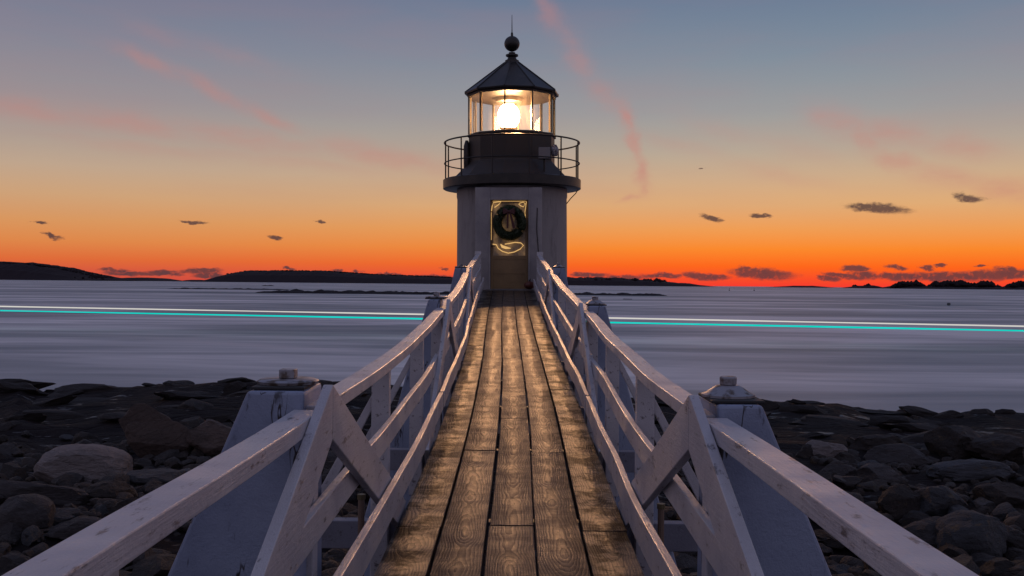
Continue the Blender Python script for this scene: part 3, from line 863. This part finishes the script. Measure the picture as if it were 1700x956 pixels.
for k in range(10):
    X, Y = vts[k]; ml = MB().tube([(X, Y, zl0), (X, Y, zl1 + .1)], .024, 6).build('lantern_mullion', M_black, root)
    ia, ib = .972, .935
    tx, ty = -(Y - LY) / rl * .008, (X - LX) / rl * .008
    pI = [(LX + (X - LX) * q_, LY + (Y - LY) * q_) for q_ in (ia, ib)]
    MB().sweep([[(pI[0][0] - tx, pI[0][1] - ty, zz), (pI[1][0] - tx, pI[1][1] - ty, zz), (pI[1][0] + tx, pI[1][1] + ty, zz), (pI[0][0] + tx, pI[0][1] + ty, zz)] for zz in (zl0 + .01, zl1 - .03)]).build('brass_strip', M_brass, ml)
    X2, Y2 = vts[(k + 1) % 10]
    cx, cy = (X + X2) / 2, (Y + Y2) / 2
    ins = .985
    q = [(LX + (X - LX) * ins, LY + (Y - LY) * ins), (LX + (X2 - LX) * ins, LY + (Y2 - LY) * ins)]
    mb = MB(); mb.add([(q[0][0], q[0][1], zl0 + .0), (q[1][0], q[1][1], zl0), (q[1][0], q[1][1], zl1), (q[0][0], q[0][1], zl1)], [(0, 1, 2, 3)])
    mb.build('lantern_pane', M_glass, root)
mb = MB(); mb.lathe([(1.10, zl1 - .02), (1.22, zl1 - .02), (1.22, zl1 + .09), (1.10, zl1 + .09)], 10, (LX, LY), R(-9)); mb.build('lantern_head', M_parapet, root)
ze = TZ(157); za = TZ(104)
mb = MB(); mb.lathe([(1.1, ze - .01), (1.29, ze - .03), (1.30, ze + .01), (.21, za - .02), (.19, za + .02), (.0, za + .02)], 10, (LX, LY), R(-9)); mb.build('roof', M_black, root)
mb = MB()
for k in range(10):
    a_ = R(-9 + 36 * k); s3, c3 = math.sin(a_), math.cos(a_)
    mb.tube([(LX + 1.29 * s3, LY - 1.29 * c3, ze + .025), (LX + .2 * s3, LY - .2 * c3, za + .0)], .016, 6)
mb.build('roof_rib', M_black, root)
mb = MB(); mb.lathe([(.19, za), (.19, za + .05), (.13, za + .08), (.11, za + .14), (.17, za + .17), (.17, za + .21), (.09, za + .235), (.09, za + .27)], 24, (LX, LY)); mb.build('vent_neck', M_black, root, smooth=True)
zb = TZ(73); mb = MB(); mb.lathe([(.21 * math.sin(math.pi * i / 16) + .001, zb - .21 * math.cos(math.pi * i / 16)) for i in range(17)], 28, (LX, LY)); mb.build('vent_ball', M_black, root, smooth=True)
MB().tube([(LX, LY, zb + .2), (LX, LY, zb + .3), (LX, LY, zb + .31), (LX, LY, TZ(25))], [.035, .03, .014, .006], 8).build('lightning_rod', M_black, root)
# lens and lamp
zc_ = TZ(194)
mb = MB(); prof = [(.0, zc_ - .28)]
for i in range(15):
    tt = i / 14; zz = zc_ - .28 + .58 * tt; rb = .30 * (1 - .42 * abs(2 * tt - .95) ** 2.4)
    prof += [(rb - .022, zz), (rb, zz + .006), (rb - .002, zz + .028)]
prof += [(.0, zc_ + .34)]
mb.lathe(prof, 32, (LX - .09, LY)); lens = mb.build('lamp_lens', M_lamp, root, smooth=True)
# the beam the lens throws: a lamp inside the lantern, aimed a little down along the footbridge
ld = bpy.data.lights.new('lighthouse_beam', 'SPOT'); lo = bpy.data.objects.new('lighthouse_beam', ld); C.objects.link(lo)
ld.energy = 2500; ld.color = (1, .50, .22); ld.spot_size = R(110); ld.spot_blend = .5; ld.shadow_soft_size = .20
lo.location = (LX + .02, LY - .48, zc_ - .02); lo.rotation_euler = (R(90 - 16), 0, R(180))
mb = MB(); mb.lathe([(.24, zl0 - .1), (.24, zl0 + .0), (.17, zl0 + .05), (.17, zc_ - .33), (.26, zc_ - .315)], 20, (LX - .09, LY)); mb.build('lamp_pedestal', M_black, root, smooth=True)
mb = MB(); mb.lathe([(.36, zc_ + .40), (.37, zc_ + .42), (.10, zc_ + .47), (.0, zc_ + .47)], 24, (LX - .09, LY)); mb.build('lens_light_block', M_black, root, smooth=True)  # added disc above the lens, keeps its light off the lantern ceiling
mb = MB(); mb.lathe([(1.16, zl0 - .03), (1.16, zl0 - .01), (.0, zl0 - .01)], 10, (LX, LY), R(-9)); mb.build('lantern_floor', M_parapet, root)
# fog signal box on the right of the gallery
fs = MB(); X0 = (894 - 850) / F * 26.7
fs.box(X0, X0 + .30, 26.52, 26.78, TZ(270) - .05, TZ(252) - .05)
fgo = fs.build('fog_signal_box', mat('signal_grey', (.20, .19, .20, 1), .5)[0], root, bevel=.012)
mb = MB(); mb.lathe([(.07, TZ(268)), (.10, TZ(262)), (.10, TZ(256)), (.05, TZ(250))], 16, (X0 + .42, 26.68)); mb.tube([(X0 + .28, 26.68, TZ(262)), (X0 + .42, 26.68, TZ(262))], .03, 8)
mb.build('fog_signal_horn', M_bronze, root, smooth=True)
mb = MB(); mb.tube([(X0 + .15, 26.65, zg1), (X0 + .15, 26.65, TZ(268))], .025, 8); mb.build('fog_signal_stand', M_railiron, root)
mb = MB(); mb.lathe([(.05, TZ(290)), (.085, TZ(280)), (.09, TZ(262)), (.085, TZ(244)), (.04, TZ(235))], 14, (LX - 1.22, LY - .2)); mb.build('lantern_vent', M_black, root, smooth=True)
mb = MB(); mb.tube([(LX + 1.78, LY - .2, zg0), (LX + 1.72, LY - .2, zg0 - .1), (LX + 1.6, LY - .2, zg0 - .22), (LX + 1.47, LY - .2, zg0 - .38)], .014, 6)
mb.build('gallery_stay', M_railiron, root, smooth=True)
root.rotation_euler = (0, -ROLL, 0)

# wreath on the door
wc = Vector((PX(845), yf - .10, PZ(370)))
wr = thing('wreath', 'large round evergreen wreath with red bow on the lighthouse door', 'wreath', wc)
M_green, n, b = mat('fir_green', (.018, .035, .014, 1), .6)
t = n.n('ShaderNodeTexCoord').outputs['Object']
n.l(n.mix(n.noise(t, 14, 4)[0], (.012, .022, .010, 1), (.035, .055, .018, 1)), b.inputs['Base Color'])
M_red = mat('red_ribbon', (.06, .008, .010, 1), .5)[0]
mb = MB(); rg = random.Random(2)
mb.tube([wc + Vector((.31 * math.cos(a * math.pi / 20), 0, .34 * math.sin(a * math.pi / 20))) for a in range(40)], .115, 8, True)
for k in range(1500):
    a_ = rg.uniform(0, 2 * math.pi); b_ = rg.uniform(0, 2 * math.pi); rad = Vector((math.cos(a_), 0, math.sin(a_)))
    nrm = rad * math.cos(b_) + Vector((0, -1, 0)) * abs(math.sin(b_)); tn = Vector((-math.sin(a_), 0, math.cos(a_)))
    o0 = wc + Vector((rad.x * .31, 0, rad.z * .34)) + nrm * .10
    dv = (nrm + tn * rg.uniform(-.2, 1.0)).normalized() * rg.uniform(.05, .10); sd_ = tn.cross(nrm).normalized() * .010
    mb.add([o0 - sd_, o0 + sd_, o0 + dv + sd_ * .3, o0 + dv - sd_ * .3], [(0, 1, 2, 3)])
mb.build('evergreen_ring', M_green, wr)
mb = MB(); bc = wc + Vector((-.02, -.16, .27))
for s_ in (-1, 1):
    mb.sweep([[(bc.x + s_ * x, bc.y - .02 * i, bc.z + z - h) for (x, z) in ((0, -.0),)] * 1 + [(bc.x + s_ * x, bc.y - yv, bc.z + zz) for x, yv, zz in ((.0, 0, .03), (.14, .03, .10), (.17, .0, .0), (.14, .03, -.07), (0, 0, -.03))] for i, h in ((0, 0), (1, 0.005))])
    mb.add([(bc.x + s_ * .0, bc.y - .01, bc.z), (bc.x + s_ * .05, bc.y - .01, bc.z), (bc.x + s_ * .05 + (.12 if s_ > 0 else .0), bc.y, bc.z - .42), (bc.x + s_ * .0 + (.10 if s_ > 0 else -.01), bc.y, bc.z - .42)], [(0, 1, 2, 3)])
mb.build('ribbon_bow', M_red, wr)
# gold reflections in the door glass, modelled as added glowing tubes
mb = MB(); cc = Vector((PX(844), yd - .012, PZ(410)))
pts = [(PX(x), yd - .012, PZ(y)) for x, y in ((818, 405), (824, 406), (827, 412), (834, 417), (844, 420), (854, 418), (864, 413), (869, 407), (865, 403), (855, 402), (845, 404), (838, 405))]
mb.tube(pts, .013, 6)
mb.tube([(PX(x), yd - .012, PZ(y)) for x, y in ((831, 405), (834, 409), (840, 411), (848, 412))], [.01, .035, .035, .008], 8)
mb.build('glass_reflection', M_gold, door, smooth=True)
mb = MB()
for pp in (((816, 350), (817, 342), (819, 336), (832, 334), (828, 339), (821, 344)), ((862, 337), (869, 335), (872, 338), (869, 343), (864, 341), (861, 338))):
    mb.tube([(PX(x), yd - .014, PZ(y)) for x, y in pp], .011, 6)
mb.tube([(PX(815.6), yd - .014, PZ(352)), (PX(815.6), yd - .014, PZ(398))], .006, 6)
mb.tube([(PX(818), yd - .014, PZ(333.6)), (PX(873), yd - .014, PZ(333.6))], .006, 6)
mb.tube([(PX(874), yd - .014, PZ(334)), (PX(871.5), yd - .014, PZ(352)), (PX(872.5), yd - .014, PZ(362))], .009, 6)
mb.build('glass_reflection', M_gold, door, smooth=True)
# pumpkin at the foot of the door
pc = Vector((PX(878.5), yf - .42, base_z + .035))
pk = thing('pumpkin', 'small dark red pumpkin on the planks at the right foot of the door', 'pumpkin', pc)
mb = MB(); rings = []
for i in range(11):
    th = math.pi * i / 10; rings.append([(pc.x + .13 * math.sin(th) * (1 + .07 * math.cos(8 * a * 2 * math.pi / 48)) * math.cos(a * 2 * math.pi / 48) + .0001 * math.cos(a), pc.y + .13 * math.sin(th) * (1 + .07 * math.cos(8 * a * 2 * math.pi / 48)) * math.sin(a * 2 * math.pi / 48), pc.z + .10 - .10 * math.cos(th)) for a in range(48)])
mb.sweep(rings); mb.build('pumpkin_shell', mat('pumpkin_skin', (.09, .018, .012, 1), .5)[0], pk, smooth=True)
MB().tube([(pc.x, pc.y, pc.z + .19), (pc.x + .01, pc.y, pc.z + .24), (pc.x + .03, pc.y, pc.z + .26)], [.02, .013, .012], 7).build('stem', M_ledge, pk)

# ------------------------------------------------------------------ footbridge
KD = [-8, 3.8, 5.8, 7.2, 8.7, 10.5, 12.4, 14.3, 16, 17.7, 20, 23, 26.2]
KZ = [-1.40, -1.40, -1.385, -1.34, -1.27, -1.18, -1.09, -.985, -.86, -.73, -.56, -.36, -.135]
KX = [0, .0, .01, .02, .03, .03, .02, .005, -.02, -.04, -.06, -.08, -.085]
def deck(d): return EYE + (np.interp(d - .5, KD, KZ) + 2 * np.interp(d, KD, KZ) + np.interp(d + .5, KD, KZ)) / 4
def cxl(d): return float(np.interp(d, KD, KX))
PIER = [3.8, 10.5, 17.7]
bridge = thing('footbridge', 'long wooden footbridge with white railings rising to the lighthouse', 'footbridge', (0, 3.8, EYE - 1.4))
def sub(o): return o
# planks
BW, GAP = .2500, .0125
starts = [[-6.0, -.2, 5.8, 10.7, 15.2, 20.3, 26.05], [-6, 3.0, 8.0, 12.9, 17.2, 22.0, 26.05], [-6, 1.0, 5.85, 9.4, 13.9, 18.8, 23.2, 26.05], [-6, 2.6, 7.95, 12.3, 16.6, 21.3, 26.05], [-6, .6, 5.75, 11.2, 14.6, 19.2, 24, 26.05]]
rg = random.Random(21)
for r_ in range(5):
    for s0, s1 in zip(starts[r_][:-1], starts[r_][1:]):
        x0 = -0.5 * (5 * BW + 4 * GAP) + r_ * (BW + GAP); x1 = x0 + BW
        j0, j1 = rg.uniform(-.004, .004), rg.uniform(-.004, .004); dzb = rg.uniform(-.003, .003)
        mb = MB(); rings = []
        nseg = max(2, int((s1 - s0) / .5))
        for i in range(nseg + 1):
            d = s0 + .004 + (s1 - s0 - .008) * i / nseg; cx = cxl(d); z = deck(d) + dzb
            wv = .004 * mn.noise(Vector((r_ * 3.3, d * .8, 2))); cup = .0010
            xm = (x0 + x1) / 2
            rings.append([(cx + x0 + j0 + wv, d, z - .045), (cx + x0 + j0 + wv, d, z + cup), (cx + xm, d, z), (cx + x1 + j1 + wv, d, z + cup), (cx + x1 + j1 + wv, d, z - .045)])
        mb.sweep(rings)
        mid = (cxl((s0 + s1) / 2) + (x0 + x1) / 2, (s0 + s1) / 2, float(deck((s0 + s1) / 2)))
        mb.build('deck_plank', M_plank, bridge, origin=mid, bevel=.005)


def ribbon(sgn, d0, d1, xa_, xb_, zfun, th, wob=0.0, seed=0, step=.3, taper=None):
    """a board along the bridge; xa_/xb_ lateral faces, zfun top height above deck, th board height"""
    mb = MB(); rings = []; nn = max(2, int((d1 - d0) / step))
    for i in range(nn + 1):
        d = d0 + (d1 - d0) * i / nn; cx = cxl(d); zt_ = deck(d) + zfun(d)
        wx_ = wob * mn.noise(Vector((seed, d * .55, 0))); wz = wob * mn.noise(Vector((seed + 9, d * .45, 3))) * .9
        zz = zt_ + wz + (-.012 if sgn > 0 else .008)
        a_, b_ = cx + sgn * (xa_ + wx_), cx + sgn * (xb_ + wx_)
        rings.append([(a_, d, zz - th), (a_, d, zz), (b_, d, zz), (b_, d, zz - th)])
    return mb.sweep(rings)


secs = [(-6.0, -1.5), (-1.5, 3.8), (3.8, 10.5), (10.5, 17.7), (17.7, 25.9)]
for s_ in (-1, 1):
    for k, (a_, b_) in enumerate(secs):
        rg_ab = [a_, b_]
        def build_board(name, x_a, x_b, zz, th, wob, sd2, e0=.03, e1=.03, mt=M_rail):
            d0, d1 = rg_ab[0] + e0, rg_ab[1] - e1
            mid = (d0 + d1) / 2
            ribbon(s_, d0, d1, x_a, x_b, (lambda d: zz), th, wob, sd2 + s_ * 5 + k * 3).build(name, mt, bridge, origin=(cxl(mid) + s_ * .75, mid, float(deck(mid)) + zz), bevel=.004)
        build_board('top_rail', .70, .80, .925, .056, .014, 1)
        sh_ = (0, -.9, -.9, -.9, -.9, 0)
        rg_ab[0] += sh_[k]; rg_ab[1] += sh_[k + 1]
        build_board('middle_rail', .70, .737, .565, .12, .014 if s_ < 0 else .024, 2)
        rg_ab[0] += -.7 if k else 0; rg_ab[1] += -.7 if k < 4 else 0
        build_board('bottom_rail', .616, .652, .31, .15, .014 if s_ < 0 else .024, 3)
        # hardly longer than a hand: butt blocks under the rail at the piers
    # lower side stringer and posts
    posts = [-4, -2, 0, 1.9, 3.9, 6.15, 8.3, 10.4, 12.3, 14.1, 15.9, 17.75, 19.7, 21.6, 23.6, 25.8]
    for pd in posts:
        cx = cxl(pd); z = float(deck(pd)); xa_, xb_ = cx + s_ * .740, cx + s_ * .845
        z1 = z + .925 - .062
        if pd == 25.8: xa_, xb_, z1 = cx + s_ * .70, cx + s_ * .86, z + .98
        MB().box(min(xa_, xb_), max(xa_, xb_), pd - .045, pd + .045, z - .42, z1).build('railing_post', M_rail, bridge, origin=(cx + s_ * .79, pd, z), bevel=.006)
        if pd not in (3.9, 10.4, 17.75, 25.8):
            # outrigger strut from post top down to the joist end
            mb = MB(); zt0 = z + .70; xo0, xo1 = cx + s_ * .847, cx + s_ * 1.28
            mb.sweep([[(xo0, pd - .02, zt0), (xo0, pd + .02, zt0), (xo0, pd + .02, zt0 - .09), (xo0, pd - .02, zt0 - .09)],
                      [(xo1, pd - .02, z - .10), (xo1, pd + .02, z - .10), (xo1 - s_ * .05, pd + .02, z - .145), (xo1 - s_ * .05, pd - .02, z - .145)]])
            mb.build('outrigger_strut', M_rail, bridge, origin=(cx + s_ * 1.05, pd, z + .3), bevel=.004)
    # A-braces at the piers
    for pd in PIER:
        z = float(deck(pd)); apex = z + 1.015 + (-.02 if s_ > 0 else .005)
        for dirn in (-1, 1):
            L = 2.35; zend = float(deck(pd + dirn * L)) - .0
            sl = (apex - .0 - (zend + .10)) / L
            hgt_ = .205
            e = pd + dirn * .002
            poly = [(e, apex), (e, apex - hgt_), (pd + dirn * (L - .12), apex - hgt_ - sl * (L - .12) - .02), (pd + dirn * (L + .03), apex - sl * (L + .03) + 0.0)]
            # outer lower corner cut square to the board
            xa_, xb_ = cxl(pd) + s_ * .660, cxl(pd) + s_ * .697
            poly2 = [(e, apex), (e, apex - hgt_), (pd + dirn * (L + .05), apex - hgt_ - sl * (L + .05)), (pd + dirn * (L + .22), apex - sl * (L + .22))]
            mb = MB(); c0 = cxl(pd); c1 = cxl(pd + dirn * L)
            mb.sweep([[(c0 + (c1 - c0) * min(1, abs(y - pd) / L) + s_ * .660, y, zz) for y, zz in poly2], [(c0 + (c1 - c0) * min(1, abs(y - pd) / L) + s_ * .697, y, zz) for y, zz in poly2]])
            mb.build('pier_brace', M_rail, bridge, origin=(cxl(pd) + s_ * .68, pd, apex), bevel=.004)
# joists, stringers
for pd in [-4, -2, 0, 1.9, 4.0, 6.15, 8.3, 10.4, 12.3, 14.1, 15.9, 17.75, 19.7, 21.6, 23.6, 25.6]:
    cx = cxl(pd); z = float(deck(pd)); w_ = 1.30 if pd not in (4.0, 10.4, 17.75, 25.6) else .72
    MB().box(cx - w_, cx + w_, pd + .047, pd + .14, z - .24, z - .10 + .03).build('cross_joist', M_joist, bridge, origin=(cx, pd, z), bevel=.006)
for xo_ in (-.52, 0, .52):
    mb = MB(); rings = []
    for i in range(60):
        d = -6 + 32.0 * i / 59; cx = cxl(d); z = float(deck(d)); rings.append([(cx + xo_ - .06, d, z - .50), (cx + xo_ - .06, d, z - .243), (cx + xo_ + .06, d, z - .243), (cx + xo_ + .06, d, z - .50)])
    mb.sweep(rings).build('stringer_beam', M_beam, bridge, bevel=.006)
# thin pipes beside the near joist
for s_, lab in ((-1, 'thin tan pipe standing beside the deck, left of the near planks'), (1, 'thin grey pipe with yellowish top beside the deck, right of the near planks')):
    X = (603 - 850) / F * 5.9 if s_ < 0 else (1101 - 850) / F * 5.9
    zt0 = EYE - (831 - 471) / F * 5.9 if s_ < 0 else EYE - (845 - 474) / F * 5.9
    pp = thing('pipe', lab, 'pipe', (X, 5.9, shore(X, 5.9)), 'thin pipes beside the deck')
    MB().tube([(X, 5.9, shore(X, 5.9) - .2), (X, 5.9, zt0)], .019, 10).build('pipe_shaft', mat('pipe_tan', (.16, .11, .085, 1), .5)[0], pp, smooth=True)
    MB().tube([(X, 5.9, zt0 + .001), (X, 5.9, zt0 + .03)], .024, 10).build('pipe_cap', mat('pipe_cap', (.11, .085, .04, 1), .5)[0], pp, smooth=True)

# ------------------------------------------------------------------ piers
def pier(s_, pd, zt_, xi, xo, slope, label, dpt=.34):
    cx = cxl(pd); gz = min(shore(cx + s_ * 1.5, pd), shore(cx + s_ * 1.5, pd + 2)) - .3
    r0 = thing('bridge_pier', label, 'pier', (cx + s_ * (xi + xo) / 2, pd + .2, gz + .3), 'tapered blue grey piers of the footbridge')
    H = zt_ - gz
    top = [(cx + s_ * xi, pd - .02), (cx + s_ * xo, pd - .02), (cx + s_ * xo, pd + dpt), (cx + s_ * xi, pd + dpt)]
    bot = [(cx + s_ * (xi + .0), pd - .02 - .06 * H), (cx + s_ * (xo + slope * H), pd - .02 - .06 * H), (cx + s_ * (xo + slope * H), pd + dpt + .05 * H), (cx + s_ * xi, pd + dpt + .05 * H)]
    mb = MB(); rings = []
    for i in range(13):
        t_ = i / 12
        rings.append([(a[0] * (1 - t_) + b_[0] * t_, a[1] * (1 - t_) + b_[1] * t_, gz + H * t_) for a, b_ in zip(bot, top)])
    mb.sweep(rings); mb.build('pier_shaft', M_pier, r0, origin=(cx + s_ * xo, pd, zt_), bevel=.012)
    xm, ym = cx + s_ * (xi + xo) / 2, pd + dpt / 2 - .02
    mb = MB(); mb.box(xm - .10, xm + .10, ym - dpt / 2 + .03, ym + dpt / 2 - .03, zt_ + .002, zt_ + .014); mb.build('cap_pad', M_gasket, r0, bevel=.004)
    mb = MB()
    if s_ > 0: mb.lathe([(.102, zt_ + .015), (.102, zt_ + .024), (.085, zt_ + .03), (.055, zt_ + .052), (.042, zt_ + .058), (.0, zt_ + .058)], 28, (xm - .01, ym))
    else: mb.lathe([(.115, zt_ + .015), (.118, zt_ + .025), (.105, zt_ + .032), (.04, zt_ + .034), (.0, zt_ + .034)], 28, (xm + .01, ym))
    cp = mb.build('cap_plate', M_bronze, r0, smooth=True)
    mb = MB(); zb_ = zt_ + (.058 if s_ > 0 else .034)
    if s_ > 0: mb.lathe([(.033, zb_ + .001), (.034, zb_ + .028), (.031, zb_ + .034), (.0, zb_ + .034)], 8, (xm - .01, ym))
    else: mb.box(xm - .02, xm + .04, ym - .03, ym + .03, zb_ + .001, zb_ + .035)
    mb.build('cap_bolt', M_bronze, cp, bevel=.003)
    return r0


names = ['near', 'middle', 'far']
for i, pd in enumerate(PIER):
    for s_ in (-1, 1):
        if i == 0: zt_ = EYE - (.405 if s_ < 0 else .440); xi, xo = .765, (.975 if s_ < 0 else .93)
        elif i == 1: zt_ = EYE - (.165 if s_ < 0 else .215); xi, xo = .76, (.885 if s_ < 0 else .93)
        else: zt_ = EYE + (.27 if s_ < 0 else .285); xi, xo = .76, .95
        side = 'left' if s_ < 0 else 'right'
        lab = {0: f'near {side} pier, largest on the {side}, with metal cap and bolt', 1: f'middle {side} pier of the footbridge, second from the camera', 2: f'small dark pier on the {side} just in front of the lighthouse'}[i]
        pier(s_, pd, zt_, xi, xo, (.41, .28, .2)[i], lab)
